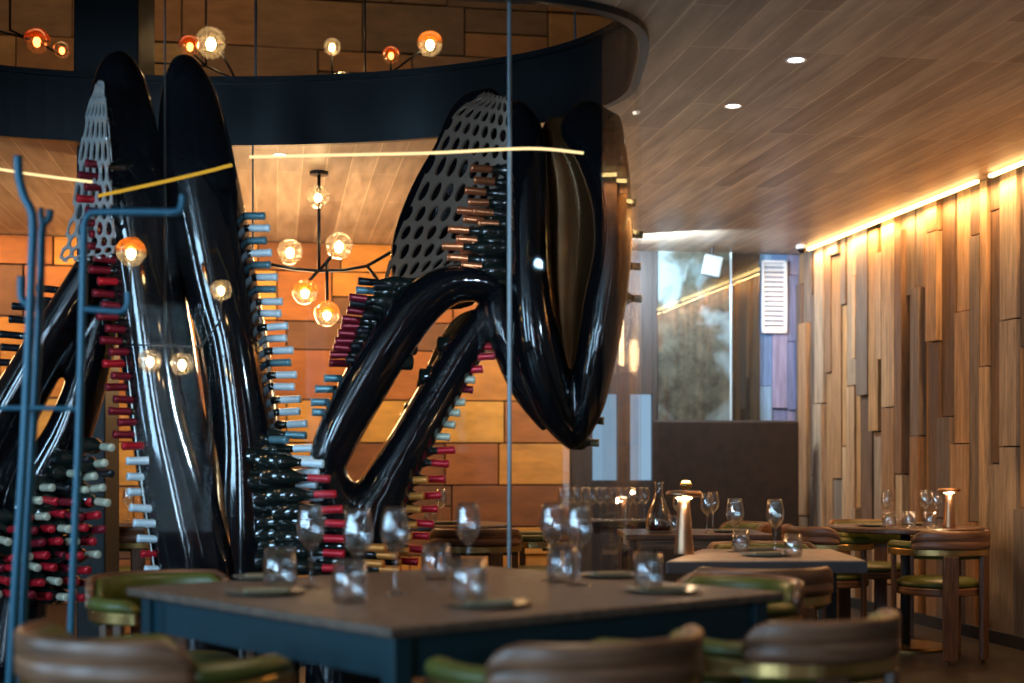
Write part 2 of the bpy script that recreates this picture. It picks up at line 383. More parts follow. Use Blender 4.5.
# skirting
bm = bmesh.new(); pts = [(wallX(y) - .085, y, .04) for y in (4.5, 12.5)]
d = Vector(pts[1]) - Vector(pts[0]); box(bm, (Vector(pts[0]) + Vector(pts[1])) / 2, (.02, d.length, .08), Matrix.Rotation(math.atan2(-d.x, d.y), 3, 'Z'))
struct('baseboard_right', bm, M['black_matt'])

def block_wall(name, x0, x1, z0, z1, m, seed, yoff=0):
    rnd = random.Random(seed); bm = bmesh.new(); ang = math.atan(.167); rot = Matrix.Rotation(ang, 3, 'Z'); z = z0
    while z < z1:
        h = rnd.choice((.24, .30, .36, .42)); h = min(h, z1 - z); x = x0 - rnd.uniform(0, .5)
        if h < .05: break
        while x < x1:
            wd = rnd.uniform(.42, 1.15); a, b = max(x, x0), min(x + wd, x1); x += wd
            if b - a < .04: continue
            split = rnd.random() < .18 and h > .29
            dep = rnd.uniform(.04, .07); xc = (a + b) / 2
            for zz, hh in (((z + h / 2, h),) if not split else ((z + h * .25, h / 2), (z + h * .75, h / 2))):
                box(bm, (xc, backY(xc) + yoff - dep / 2, zz), ((b - a) / math.cos(ang) - .012, dep, hh - .012), rot)
        z += h
    o = struct(name, bm, m, bevel=.004)
    bm = bmesh.new(); xc = (x0 + x1) / 2; box(bm, (xc, backY(xc) + yoff + .05, (z0 + z1) / 2), ((x1 - x0) / math.cos(ang), .1, z1 - z0), rot)
    link('backing', bm, M['black_matt'], o); return o
block_wall('wall_back', -5.6, .50, 0, H, M['blocks'], 5)
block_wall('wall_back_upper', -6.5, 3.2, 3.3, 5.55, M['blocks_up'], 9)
bm = bmesh.new(); rnd = random.Random(4); z = 0
while z < H:
    h_ = rnd.choice((.3, .36, .42)); x = -7
    while x < 5.2:
        wd = rnd.uniform(.5, 1.1); box(bm, (x + wd / 2, -3.38, z + h_ / 2), (wd - .012, .08, min(h_, H - z) - .012)); x += wd
    z += h_
struct('wall_front', bm, M['blocks'])
bm = bmesh.new(); rnd = random.Random(8); y = -3.4
while y < 11.2:
    wd = rnd.uniform(.15, .35); box(bm, (-6.95, y + wd / 2, H / 2), (rnd.uniform(.04, .09), wd - .006, H)); y += wd
struct('wall_left', bm, M['planks'])
bm = bmesh.new(); rnd = random.Random(18); y = -3.4
while y < 4.4:
    wd = rnd.uniform(.15, .35); box(bm, (wallX(y + wd / 2) + .02, y + wd / 2, H / 2), (rnd.uniform(.04, .09), wd - .006, H), Matrix.Rotation(math.atan(.167), 3, 'Z')); y += wd
struct('wall_right_near', bm, M['planks'])
# right part of the back wall: dark post, window with daylight, rock, dark boards, boards coloured with blue daylight
ang = math.atan(.167); ROTB = Matrix.Rotation(ang, 3, 'Z')
def bx(px, Y=12.3): return (px - HX) / F * Y
def back_panel(bm, x0, x1, z0, z1, dep=.06, off=0.0):
    xc = (x0 + x1) / 2; box(bm, (xc, backY(xc) - off, (z0 + z1) / 2), ((x1 - x0) / math.cos(ang), dep, z1 - z0), ROTB)
bm = bmesh.new(); back_panel(bm, .50, bx(590), 0, H, .14); back_panel(bm, bx(616), bx(628), 0, H, .12); back_panel(bm, bx(651), bx(656), 0, H, .12); back_panel(bm, bx(590), bx(651), 0, 1.0, .1); back_panel(bm, bx(590), bx(651), 1.75, 3, .1)
struct('window_3', bm, M['darkboard'])
bm = bmesh.new(); back_panel(bm, bx(590), bx(651), 1.0, 1.75, .02, -.02); o = link('pane', bm, M['sky'], bpy.data.objects['window_3'])
bm = bmesh.new(); back_panel(bm, bx(656), bx(731), 0, H, .08); struct('wall_rock', bm, M['rock'])
bm = bmesh.new(); back_panel(bm, bx(731), bx(761), 0, H, .08); struct('wall_dark', bm, M['darkboard'])
bm = bmesh.new(); back_panel(bm, bx(656), bx(761), .3, H - .01, .012, .09); struct('window_4', bm, thin_glass('mirror_pane', (.9, .95, .96), 2.6, .0, top=.5))
bm = bmesh.new(); tube(bm, [(bx(731), backY(bx(731)) - .1, .3), (bx(731), backY(bx(731)) - .1, H)], .012); struct('trim_5', bm, pm('pale_edge', (.3, .42, .5), .3, .5))
board_wall('wall_corner', (bx(761), backY(bx(761)) - .02), (2.62, backY(2.62) - .02), 0, H, M['daylit_boards'], (.10, .17), (.5, 1.2), (0, .03), (.167, -1), 21)
# louvred vent on the corner boards
t = thing('louvre_vent', 'white louvred vent high on the boards tinted with blue daylight in the corner', 'vent', (bx(776), backY(bx(776)) - .075, 2.62), ang)
bm = bmesh.new()
for sx in (-1, 1): box(bm, (sx * .105, 0, 0), (.02, .03, .64))
for sz in (-1, 1): box(bm, (0, 0, sz * .31), (.23, .03, .02))
link('frame', bm, M['white'], t)
bm = bmesh.new()
for k in range(14): box(bm, (0, 0, -.28 + k * .043), (.19, .012, .032), Matrix.Rotation(R(-30), 3, 'X'))
link('slats', bm, M['white'], t)
# booth back / low partition
bm = bmesh.new(); x0, x1 = bx(653, 11.6), bx(803, 11.6); box(bm, ((x0 + x1) / 2, 11.62 + .167 * .5, .75), (x1 - x0, .12, 1.51), ROTB)
o = tag(link('booth_back', bm, M['booth'], bevel=.02), 'tall dark brown booth back under the grey rock panel', 'partition')
# LED cove strip
for k, (y0, y1, off) in enumerate(((9.07, 11.96, .13), (5.2, 8.9, .13))):
    bm = bmesh.new(); a, b = Vector((wallX(y0) - off, y0, 2.975)), Vector((wallX(y1) - off, y1, 2.975)); dd = b - a
    box(bm, (a + b) / 2, (.028, dd.length, .02), Matrix.Rotation(math.atan2(-dd.x, dd.y), 3, 'Z'))
    tag(link('led_strip_or_reflection', bm, M['strip']), ('glowing warm light strip along the ceiling edge above the plank wall, far length', 'glowing warm light strip above the plank wall nearest the camera')[k], 'light strip')
# downlights
for k, (px, py, lab) in enumerate(((796, 60, 'round white downlight in the plank ceiling, nearer of the two'), (733, 106, 'round white downlight in the plank ceiling, further of the two beside the glass'),
                     (280, 155, 'small round downlight in the far ceiling behind the tall black pods'))):
    c = G(px, py, H)
    t = thing('downlight', lab, 'downlight', (c.x, c.y, H))
    bm = bmesh.new(); lathe(bm, [(.036, -.001), (.048, -.004), (.048, 0), (.036, 0)], 28, close=True); link('bezel', bm, M['white'], t)
    bm = bmesh.new(); lathe(bm, [(0, -.001), (.036, -.001), (.036, .0), (0, .0)], 28); link('lens', bm, M['disc'], t)
# camera dome and wall lamp
c = P(802, 259, 11.9); t = thing('security_camera', 'small dome security camera where the plank wall meets the ceiling', 'camera', (c.x, c.y, H))
bm = bmesh.new(); lathe(bm, [(0, 0), (.05, 0), (.05, -.03), (0, -.03)], 20); link('mount', bm, M['white'], t)
bm = bmesh.new(); lathe(bm, [(.04, -.03), (.036, -.05), (.02, -.068), (0, -.072)], 20); link('dome', bm, M['black_gloss'], t, True)
c = P(712, 266, 12.0); t = thing('floodlight', 'pale square floodlight high in front of the rock panel', 'lamp', c)
bm = bmesh.new(); box(bm, (0, 0, 0), (.16, .08, .18), Matrix.Rotation(.2, 3, 'Y')); link('housing', bm, pm('grey_housing', (.22, .26, .28), .5), t, bevel=.015)
bm = bmesh.new(); tube(bm, [(0, 0, .08), (0, 0, H - c.z)], .012); link('bracket', bm, M['black_matt'], t)

# ------------------------------------------------------------------ sculpture forms
def loft(bm, nodes, n=20, k=6, ex=2.0):
    """nodes: (px, py, Y, half width in pixels, half depth in metres)"""
    ns = smooth_path(nodes, k); cs = [P(a[0], a[1], a[2]) for a in ns]; rings = []
    for i, (a, c) in enumerate(zip(ns, cs)):
        t = cs[min(i + 1, len(cs) - 1)] - cs[max(i - 1, 0)]; t.y *= .3
        t.normalize(); nn = Vector((t.z, 0, -t.x)).normalized(); dd = t.cross(nn).normalized()
        hw = max(a[3], .8) / F * a[2]; dp = max(a[4], .004)
        rg = []
        for q in range(n):
            th = 2 * math.pi * q / n; cc, ss = math.cos(th), math.sin(th)
            cc = math.copysign(abs(cc) ** (2 / ex), cc); ss = math.copysign(abs(ss) ** (2 / ex), ss)
            rg.append(bm.verts.new(c + nn * hw * cc + dd * dp * ss))
        rings.append(rg)
    for a, b in zip(rings, rings[1:]):
        for i in range(n): bm.faces.new((a[i], a[(i + 1) % n], b[(i + 1) % n], b[i]))
    bm.faces.new(rings[0][::-1]); bm.faces.new(rings[-1])
    bmesh.ops.recalc_face_normals(bm, faces=bm.faces)
def fuse(name, bm, m, parent, voxel=.014, it=6):
    o = link(name, bm, m, parent, True)
    r = o.modifiers.new('fuse', 'REMESH'); r.mode = 'VOXEL'; r.voxel_size = voxel; r.use_smooth_shade = True
    s = o.modifiers.new('soft', 'SMOOTH'); s.iterations = it; s.factor = .5
    dg = bpy.context.evaluated_depsgraph_get(); dg.update()
    me = bpy.data.meshes.new_from_object(o.evaluated_get(dg)); o.modifiers.clear(); o.data = me
    for p in me.polygons: p.use_smooth = True
    return o
def floor_y(Y): return HY + CH * F / Y
# --- left sculpture
YA = 6.45
A = thing('bottle_rack_sculpture', 'tall black glossy wine rack sculpture with two upright pods on the left', 'sculpture', (P(200, 463, YA).x, YA, 0))
AX = Vector(A.location)
def rebase(o, v):                                    # keep world position under a parent placed at v
    o.data.transform(Matrix.Translation(-v))
bm = bmesh.new()
loft(bm, [(118, 51, 6.5, 2, .01), (119, 58, 6.5, 13, .07), (120, 78, 6.5, 24, .12), (122, 110, 6.5, 31, .17), (125, 160, 6.45, 37, .20), (136, 210, 6.4, 39, .22), (146, 270, 6.4, 34, .22),
          (156, 340, 6.4, 35, .22), (168, 420, 6.4, 36, .22), (185, 500, 6.4, 42, .22), (200, 580, 6.4, 46, .22), (205, floor_y(6.4), 6.4, 48, .22)], ex=2.3)
rebase(fuse('pod', bm, M['black_gloss'], A), AX)
bm = bmesh.new()
loft(bm, [(183, 54, 6.6, 2, .01), (184, 62, 6.6, 13, .07), (188, 90, 6.58, 26, .13), (193, 130, 6.55, 34, .17), (200, 180, 6.5, 38, .20), (210, 230, 6.5, 38, .22), (224, 300, 6.5, 35, .22),
          (236, 350, 6.5, 32, .22), (247, 430, 6.5, 34, .22), (250, 500, 6.5, 42, .22), (250, 580, 6.5, 48, .22), (250, floor_y(6.5), 6.5, 50, .22)], ex=2.2)
rebase(fuse('pod', bm, M['black_gloss'], A), AX)
bm = bmesh.new()
loft(bm, [(118, 225, 6.5, 8, .05), (104, 250, 6.5, 15, .12), (74, 305, 6.5, 20, .14), (40, 362, 6.5, 23, .15), (5, 425, 6.5, 26, .16), (-30, 500, 6.5, 30, .16), (-60, floor_y(6.5), 6.5, 34, .16)])
loft(bm, [(118, 270, 6.6, 8, .06), (108, 310, 6.6, 13, .10), (92, 365, 6.6, 18, .12), (70, 430, 6.6, 22, .14), (30, 520, 6.6, 30, .14), (0, floor_y(6.6), 6.6, 34, .14)])
rebase(fuse('leg', bm, M['black_gloss'], A), AX)
# bright rim running down the pod
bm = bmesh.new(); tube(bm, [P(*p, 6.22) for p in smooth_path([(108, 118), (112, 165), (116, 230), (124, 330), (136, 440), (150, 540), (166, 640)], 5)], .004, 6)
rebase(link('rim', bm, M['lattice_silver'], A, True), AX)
# perforated patch
def patch(bm, left, right, cols, rows, YL, YR, rad=.62, bulge=.04):
    lf = smooth_path(left, 8); rt = smooth_path(right, 8)
    def cur(c, v):
        x = v * (len(c) - 1); i = min(int(x), len(c) - 2); f = x - i
        return (c[i][0] * (1 - f) + c[i + 1][0] * f, c[i][1] * (1 - f) + c[i + 1][1] * f)
    def S(u, v):
        u = min(max(u, 0), 1); v = min(max(v, 0), 1); a, b = cur(lf, v), cur(rt, v)
        return P(a[0] * (1 - u) + b[0] * u, a[1] * (1 - u) + b[1] * u, YL * (1 - u) + YR * u - bulge * math.sin(math.pi * u))
    W_, Hh = 1 / cols, 1 / rows
    for r_ in range(rows + 1):
        for c_ in range(-1, cols + 1):
            cu = (c_ + .5 + (.5 if r_ % 2 else 0)) * W_; cv = r_ * Hh
            if cu < 0 or cu > 1: continue
            hexa = []
            for k in range(12):
                a = math.pi / 6 * k
                kk, fr = k // 2, k % 2
                def hv(j):
                    ang_ = math.pi / 2 + math.pi / 3 * j
                    return Vector((math.cos(ang_) * W_ / math.sqrt(3), math.sin(ang_) * Hh * 2 / 3))
                v_ = hv(kk) if not fr else (hv(kk) + hv(kk + 1)) / 2
                hexa.append(v_)
            circ = [Vector((math.cos(math.pi / 2 + math.pi / 6 * k) * W_ / 2 * rad, math.sin(math.pi / 2 + math.pi / 6 * k) * Hh * .577 * rad)) for k in range(12)]
            ov = [bm.verts.new(S(cu + h.x, cv + h.y)) for h in hexa]; iv = [bm.verts.new(S(cu + h.x, cv + h.y)) for h in circ]
            for k in range(12):
                j = (k + 1) % 12
                try: bm.faces.new((ov[k], ov[j], iv[j], iv[k]))
                except ValueError: pass
    bmesh.ops.remove_doubles(bm, verts=bm.verts, dist=.0012)
    bmesh.ops.dissolve_degenerate(bm, dist=.0004, edges=bm.edges)
    bmesh.ops.recalc_face_normals(bm, faces=bm.faces)
bm = bmesh.new(); patch(bm, [(98, 82), (88, 112), (80, 160), (74, 205), (66, 240), (60, 262)], [(104, 82), (107, 112), (110, 160), (113, 205), (115, 240), (114, 255)], 5, 11, 6.40, 6.05, .80, .02)
o = link('perforated_panel', bm, M['lattice_silver'], A); so = o.modifiers.new('thick', 'SOLIDIFY'); so.thickness = .008; rebase(o, AX)

# --- right sculpture
YB = 6.45
B = thing('bottle_rack_sculpture', 'black glossy wine rack sculpture with looping legs and a hanging bud on the right', 'sculpture', (P(400, 463, YB).x, YB, 0))
BX = Vector(B.location)
bm = bmesh.new()   # head behind the holes
loft(bm, [(492, 90, 6.9, 4, .02), (490, 98, 6.95, 18, .06), (482, 120, 7.0, 34, .10), (473, 160, 7.0, 42, .12), (457, 205, 7.0, 50, .12), (446, 245, 6.98, 54, .12), (440, 275, 6.90, 50, .12), (436, 300, 6.7, 40, .10)])
# connector between head and bud
loft(bm, [(505, 108, 6.6, 10, .05), (520, 130, 6.55, 22, .10), (526, 200, 6.5, 26, .14), (522, 270, 6.45, 24, .14), (512, 320, 6.4, 18, .10)])
# over-arching leg
loft(bm, [(502, 292, 6.40, 13, .10), (478, 284, 6.38, 17, .12), (448, 286, 6.36, 20, .14), (419, 306, 6.34, 23, .15), (389, 346, 6.32, 24, .15), (361, 392, 6.32, 24, .15), (338, 436, 6.32, 22, .15),
          (326, 474, 6.34, 19, .15), (334, 510, 6.36, 24, .15), (338, floor_y(6.36), 6.36, 34, .16)])
# inner leg
loft(bm, [(500, 300, 6.45, 12, .10), (486, 320, 6.45, 16, .11), (462, 354, 6.45, 20, .12), (436, 398, 6.45, 21, .13), (410, 444, 6.43, 22, .14), (386, 488, 6.42, 27, .15), (366, 540, 6.40, 36, .15), (350, floor_y(6.4), 6.4, 44, .15)])
loft(bm, [(330, 492, 6.36, 15, .12), (355, 503, 6.38, 15, .12), (385, 490, 6.42, 16, .12)])
rebase(fuse('leg', bm, M['black_gloss'], B, .012, 5), BX)
bm = bmesh.new()   # the bud
loft(bm, [(517, 101, 6.45, 2, .02), (520, 112, 6.42, 11, .06), (526, 140, 6.38, 19, .10), (528, 200, 6.34, 21, .13), (529, 260, 6.32, 22, .15), (532, 310, 6.30, 24, .16), (539, 355, 6.30, 26, .16), (553, 400, 6.32, 23, .13), (566, 430, 6.34, 15, .09), (573, 449, 6.35, 4, .03)])
loft(bm, [(588, 102, 6.45, 3, .02), (588, 108, 6.43, 16, .06), (590, 124, 6.40, 31, .10), (600, 150, 6.36, 27, .13), (611, 200, 6.32, 21, .15), (612, 250, 6.30, 20, .16), (605, 300, 6.30, 22, .16), (597, 350, 6.30, 21, .15), (588, 400, 6.32, 18, .12), (579, 430, 6.34, 13, .08), (573, 447, 6.35, 5, .03)])
rebase(fuse('bud', bm, M['black_gloss'], B, .012, 8), BX); bm = bmesh.new()
loft(bm, [(556, 118, 6.52, 10, .04), (560, 150, 6.52, 28, .07), (568, 200, 6.52, 32, .09), (567, 260, 6.50, 32, .09), (566, 320, 6.48, 28, .09), (568, 370, 6.44, 20, .09), (572, 420, 6.40, 8, .06)])  # brown reflection in the bud centre, given as bronze colour
rebase(fuse('bud_reflection', bm, M['bronze_reflection'], B, .014, 6), BX); bm = bmesh.new()
loft(bm, [(496, 270, 6.40, 6, .05), (499, 290, 6.38, 15, .09), (502, 320, 6.36, 17, .11), (510, 350, 6.36, 17, .11), (528, 390, 6.38, 16, .10), (552, 425, 6.38, 12, .07)])
rebase(fuse('side_lobe', bm, M['black_gloss'], B, .012, 8), BX)
bm = bmesh.new(); patch(bm, [(484, 92), (456, 112), (437, 148), (412, 203), (394, 245), (381, 290), (372, 318)], [(508, 98), (512, 125), (510, 160), (500, 205), (482, 243), (452, 268), (400, 300)], 7, 13, 6.80, 6.36, .70, .10)
o = link('perforated_panel', bm, M['lattice'], B); so = o.modifiers.new('thick', 'SOLIDIFY'); so.thickness = .010; rebase(o, BX)
bm = bmesh.new(); loft(bm, [(478, 312, 6.5, 5, .03), (462, 330, 6.5, 14, .04), (442, 368, 6.5, 15, .05), (424, 405, 6.5, 9, .04), (402, 446, 6.48, 3, .02)])  # sheen inside the slot, put into a bronze surface
rebase(fuse('inner_wall_sheen', bm, M['bronze_reflection'], B, .010, 3), BX)
bm = bmesh.new(); loft(bm, [(188, 282, 6.5, 2, .02), (198, 330, 6.5, 4, .03), (210, 390, 6.5, 7, .04), (222, 460, 6.42, 12, .10), (228, 560, 6.40, 16, .14), (230, 640, 6.40, 16, .14)])
rebase(fuse('inner_wall_sheen', bm, M['bronze_reflection'], A, .010, 3), AX)
# pale rim along the outer leg
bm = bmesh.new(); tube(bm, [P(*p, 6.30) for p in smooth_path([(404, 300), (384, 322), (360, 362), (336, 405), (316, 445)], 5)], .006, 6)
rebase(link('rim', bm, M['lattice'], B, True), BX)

# ------------------------------------------------------------------ bottles
def make_bottle(cap):
    bm = bmesh.new()     # along -X: cap tip at the origin
    prof = [(0, .0), (.0155, .0), (.0165, .003), (.0165, .10), (.0185, .120), (.030, .150), (.037, .175), (.0375, .21), (.0375, .295), (.034, .30), (0, .296)]
    lathe(bm, [(r * (.93 if z < .09 else 1), z + .002) for r, z in prof], 14)
    bmesh.ops.rotate(bm, verts=bm.verts, cent=(0, 0, 0), matrix=Matrix.Rotation(R(-90), 3, 'Y'))
    b = link('wine_bottle', bm, M['bottle'], None, True)
    bm = bmesh.new(); lathe(bm, [(0, 0), (.0165, 0), (.0182, .002), (.0182, .014), (.0174, .016), (.0174, .092), (.0165, .094)], 14)
    bmesh.ops.rotate(bm, verts=bm.verts, cent=(0, 0, 0), matrix=Matrix.Rotation(R(-90), 3, 'Y'))
    link('foil_cap', bm, M['cap_' + cap], b, True)
    return b
PROTO = {}; NB = 0
def bottle(px, py, Y, cap, direction, label, group, tilt=0, yaw=0):
    """direction +1: the neck points right, -1: left"""
    global NB
    if cap not in PROTO: PROTO[cap] = o = make_bottle(cap)
    else: o = copy_tree(PROTO[cap])
    # bottle body runs along -X from its tip; rotate for the direction
    o.location = P(px, py, Y)
    o.rotation_euler = (0, R(tilt), R(yaw) + (0 if direction > 0 else math.pi))
    tag(o, label, 'wine bottle', group); NB += 1; return o
ORD = ['first', 'second', 'third', 'fourth', 'fifth', 'sixth', 'seventh', 'eighth', 'ninth', 'tenth', 'eleventh', 'twelfth', 'thirteenth', 'fourteenth', 'fifteenth', 'sixteenth',
       'seventeenth', 'eighteenth', 'nineteenth', 'twentieth', 'twenty-first', 'twenty-second', 'twenty-third', 'twenty-fourth', 'twenty-fifth', 'twenty-sixth', 'twenty-seventh', 'twenty-eighth', 'twenty-ninth', 'thirtieth']
def nth(i): return ORD[i] + (' from the top' if i else '')
def interp(tab, y):
    for (y0, x0), (y1, x1) in zip(tab, tab[1:]):
        if y <= y1: return x0 + (x1 - x0) * (y - y0) / (y1 - y0)
    return tab[-1][1]
CN = {'red': 'bright red', 'wine': 'dark red', 'silver': 'silvery blue', 'cream': 'cream', 'copper': 'copper', 'orange': 'orange', 'dark': 'black', 'teal': 'blue-green', 'gold': 'gold'}
rb = random.Random(3)
def column(tips, Y, caps, d, where, grp, tilt=(0, 0), yaw=0, jit=3, sx=1):
    for i, (x, y) in enumerate(tips):
        cp = caps(i) if callable(caps) else caps
        o = bottle(x, y, (Y(y) if callable(Y) else Y) + rb.uniform(-.03, .03), cp, d, f'{ORD[i]} bottle from the top, {CN[cp]} cap, {where}', grp, rb.uniform(*tilt), yaw + rb.uniform(-jit, jit)); o.scale = (sx, 1, 1)
# left of the left pod, necks to the left
tab = [(160, 79), (200, 77), (250, 86), (300, 94), (350, 102), (400, 107), (450, 116)]
column([(interp(tab, y) + (0 if i % 2 else 7), y) for i, y in enumerate([163 + 11.8 * k for k in range(25)])], 6.16, lambda i: 'red' if i % 7 == 3 else 'wine', -1,
       'red column crossing the left pod', 'red capped bottles beside the left pod', (-3, 3), 36)
tab = [(450, 126), (500, 128), (575, 146)]
column([(interp(tab, y), y) for y in [461 + 15.5 * k for k in range(8)]], 6.18, lambda i: 'silver' if i != 6 else 'red', -1,
       'short column under the red column', 'silver capped bottles under the red column', (-5, 5), 30)
# right of the second pod
tab = [(216, 269), (250, 271), (300, 282), (350, 293), (385, 298), (400, 301), (430, 309), (460, 317), (490, 322), (520, 326), (580, 330)]
column([(interp(tab, y) + (0 if i % 2 else -4), y) for i, y in enumerate([216 + 12.2 * k for k in range(30)])], lambda y: 6.46 if y < 420 else max(6.12, 6.46 - (y - 420) * .006), lambda i: 'silver' if (i % 6 and i > 4) or i in (1, 3) else 'teal', 1,
       'tall column right of the second pod', 'silver capped bottles right of the second pod', (-4, 4), -8)
column([(interp([(480, 330), (520, 347), (580, 343)], y), y) for y in [464 + 15 * k for k in range(8)]], 6.02, lambda i: 'red' if i else 'silver', 1,
       'outer row behind the left wine glasses', 'red capped bottles behind the wine glasses', (-4, 4), -8)
column([(interp([(470, 292), (580, 310)], y), y) for y in [440 + 17 * k for k in range(8)]], 6.28, lambda i: 'dark' if i % 3 else 'teal', 1,
       'inner row at the second pod foot', 'dark bottles at the foot of the second pod', (-6, 6), -30)
# left flank of the looping sculpture
tips = [(358, 281), (356, 290), (349, 297), (350, 303), (347, 310), (342, 319), (341, 326), (338, 333), (335, 341), (333, 347), (330, 355), (329, 363), (324, 378), (315, 389), (311, 402), (312, 412)]
column(tips, 6.30, lambda i: ('dark', 'teal', 'wine', 'dark')[i] if i < 4 else ('wine' if i < 12 else 'teal'), -1, 'left flank of the looping leg', 'bottles on the left flank of the looping leg', (-6, 3), 14, sx=.85)
column([(x + 16, y + 5) for x, y in tips[:12:2]], 6.26, 'dark', -1, 'inner row on the looping leg', 'dark bottles on the looping leg', (-6, 3), 20)
# right flank of the inner leg
tips = [(493, 347), (495, 356), (483, 369), (475, 380), (473, 390), (465, 402), (460, 413), (455, 425), (450, 437), (455, 450), (449, 464), (445, 479), (441, 495), (438, 509), (434, 524), (429, 536), (426, 550), (418, 562), (412, 574)]
column(tips, 6.42, lambda i: 'red' if i < 3 or i > 8 else ('wine' if i == 4 else 'cream'), 1, 'right flank of the inner leg', 'bottles on the right flank of the inner leg', (-4, 6), -6, sx=.85)
column([(x - 17, y + 1) for x, y in tips[11:]], 6.36, 'orange', 1, 'orange row on the inner leg', 'orange capped bottles on the inner leg', (-4, 6), -10, sx=.72)
column([(386, 548), (398, 556), (384, 564), (401, 570), (388, 578)], 6.05, 'orange', 1, 'low cluster behind the third wine glass', 'orange capped bottles low behind the table', (-4, 4), -16)
# copper caps, necks to the left
tips = [(471, 168), (474, 180), (465, 190), (468, 202), (457, 210), (473, 211), (463, 219), (478, 223), (448, 229), (456, 239), (472, 243), (442, 246), (460, 250), (447, 257), (461, 265), (454, 270), (460, 283)]
column(tips, 6.30, 'copper', -1, 'cluster beside the holed panel', 'copper capped bottles beside the holed panel', (-6, 0), 6)
# far left leg
column([(36, 288), (30, 300), (12, 306), (9, 319), (0, 334), (1, 347), (-6, 362)], 6.6, 'dark', -1, 'far left leg behind the blue rack', 'dark bottles on the far left leg', (-5, 0), 8)
# gold pegs
tips = [(636, 203), (643, 235), (641, 267), (642, 299), (604, 421), (599, 443)]
column(tips, 6.40, 'gold', 1, 'right edge of the hanging bud', 'gold capped bottles along the right edge of the bud', (0, 8), 0, sx=.42)
# dense slope at lower left
k = 0; rows = 12
for r_ in range(rows):
    y = 448 + 13.5 * r_; xr = 112 if y < 480 else 112 - (y - 480) * .18; xl = 98 - (y - 448) * 1.15
    x = xr - (7 if r_ % 2 else 0); q = 0
    while x > max(xl, -6):
        cp = ('cream', 'red', 'wine', 'red')[(q + r_) % 4] if r_ > 3 else ('cream', 'cream', 'dark')[(q + r_) % 3]
        bottle(x, y + rb.uniform(-2, 2), 6.15 + rb.uniform(-.05, .05), cp, 1,
               f'{CN[cp]} capped bottle, {ORD[q]} from the right, {ORD[r_]} row, lower left slope', 'bottles on the lower left slope', rb.uniform(-6, 6), -42 + rb.uniform(-8, 8))
        x -= 17; q += 1
print('bottles', NB)

# ------------------------------------------------------------------ chandeliers
def globe_bm(r):
    bm = bmesh.new(); prof = [(0, r)] + [(r * math.sin(math.pi * i / 12) * (1 if i < 7 else .96), r * math.cos(math.pi * i / 12)) for i in range(1, 12)] + [(0, -r)]
    lathe(bm, prof, 20); return bm
def bulb(parent, base, px, py, Y, rpx, tint='globe', glow='bulb', down=True):
    c = P(px, py, Y); r = rpx / F * Y
    g_ = link('globe', globe_bm(r), M['globe'], parent, True); g_.location = c - base
    bm = bmesh.new(); lathe(bm, [(0, -r * .5), (r * .22, -r * .36), (r * .32, -r * .05), (r * .2, r * .22), (0, r * .34)], 10); f = link('filament', bm, M[glow], g_, True)
    if tint == 'amber':
        bm = bmesh.new(); rr = r * 1.01
        lathe(bm, [(0, rr)] + [(rr * math.sin(math.pi * i / 14), rr * math.cos(math.pi * i / 14)) for i in range(1, 8)] + [(rr * .97, -.0)], 20); link('amber_cap', bm, M['amber'], g_, True)
    return g_
def chandelier(label, bulbs, rods, Y, top_px, top_z, rod_r=.011):
    b0 = P(top_px, 200, Y); base = Vector((b0.x, Y, top_z)); t = thing('chandelier_or_reflection', label, 'chandelier', base)
    bm = bmesh.new()
    for rd in rods: tube(bm, [P(*p, Y) - base for p in rd], rod_r, 8)
    link('arms', bm, M['black_steel'], t, True)
    bm = bmesh.new(); lathe(bm, [(0, 0), (.06, 0), (.06, -.02), (0, -.02)], 20); link('ceiling_rose', bm, M['black_steel'], t)
    for b in bulbs: bulb(t, base, b[0], b[1], Y, *b[2:])
    return t
def zpy(z, Y): return HY - (z - CH) * F / Y
Yc = 8.9
chandelier('dark branching chandelier with amber globes hanging behind the looping sculpture',
           [(339, 246, 14, 'globe'), (305, 292, 13, 'amber'), (327, 314, 13, 'amber'), (318, 197, 12, 'globe'), (290, 252, 13, 'globe'), (63, 0, 1, 'globe')][:5],
           [[(319, zpy(3, Yc)), (319, 270)], [(268, 264), (295, 269), (319, 271), (345, 270), (367, 266), (395, 250), (410, 240)], [(367, 266), (378, 280)], [(319, 271), (330, 258), (334, 254)], [(319, 270), (308, 282)], [(327, 262), (327, 300)]], Yc, 319, 3.0)
Yu = 9.3
chandelier('dark chandelier with bright globes above the black ring, right of the pods',
           [(332, 47, 9, 'globe'), (310, 88, 11, 'amber', 'bulb_red'), (343, 84, 13, 'globe'), (391, 55, 9, 'amber', 'bulb_red'), (430, 44, 13, 'amber')],
           [[(365, zpy(5.5, Yu)), (365, 92)], [(365, 92), (400, 66), (424, 48)], [(365, 92), (345, 96)], [(365, 92), (312, 98), (310, 92)], [(391, 72), (391, 62)], [(332, 100), (332, 56)]], Yu, 365, 5.5, .008)
chandelier('dark chandelier with amber globes above the second black pod',
           [(190, 46, 11, 'amber', 'bulb_red'), (211, 43, 16, 'globe'), (140, 20, 8, 'amber', 'bulb_red')],
           [[(206, zpy(5.5, Yu)), (206, 66)], [(206, 66), (192, 52)], [(220, 50), (236, 80)], [(206, 66), (140, 62), (140, 28)], [(206, 66), (240, 82)]], Yu, 206, 5.5, .008)
chandelier('dark chandelier with a red globe at the top left',
           [(37, 41, 13, 'amber', 'bulb_red'), (62, 50, 9, 'globe', 'bulb_red')],
           [[(10, zpy(5.5, Yu)), (10, 30)], [(-10, 28), (10, 34), (37, 41), (62, 56)], [(10, 30), (34, 41)]], Yu, 10, 5.5, .008)
Yi = 5.85  # bulb reflections in the glass, built as hanging globes
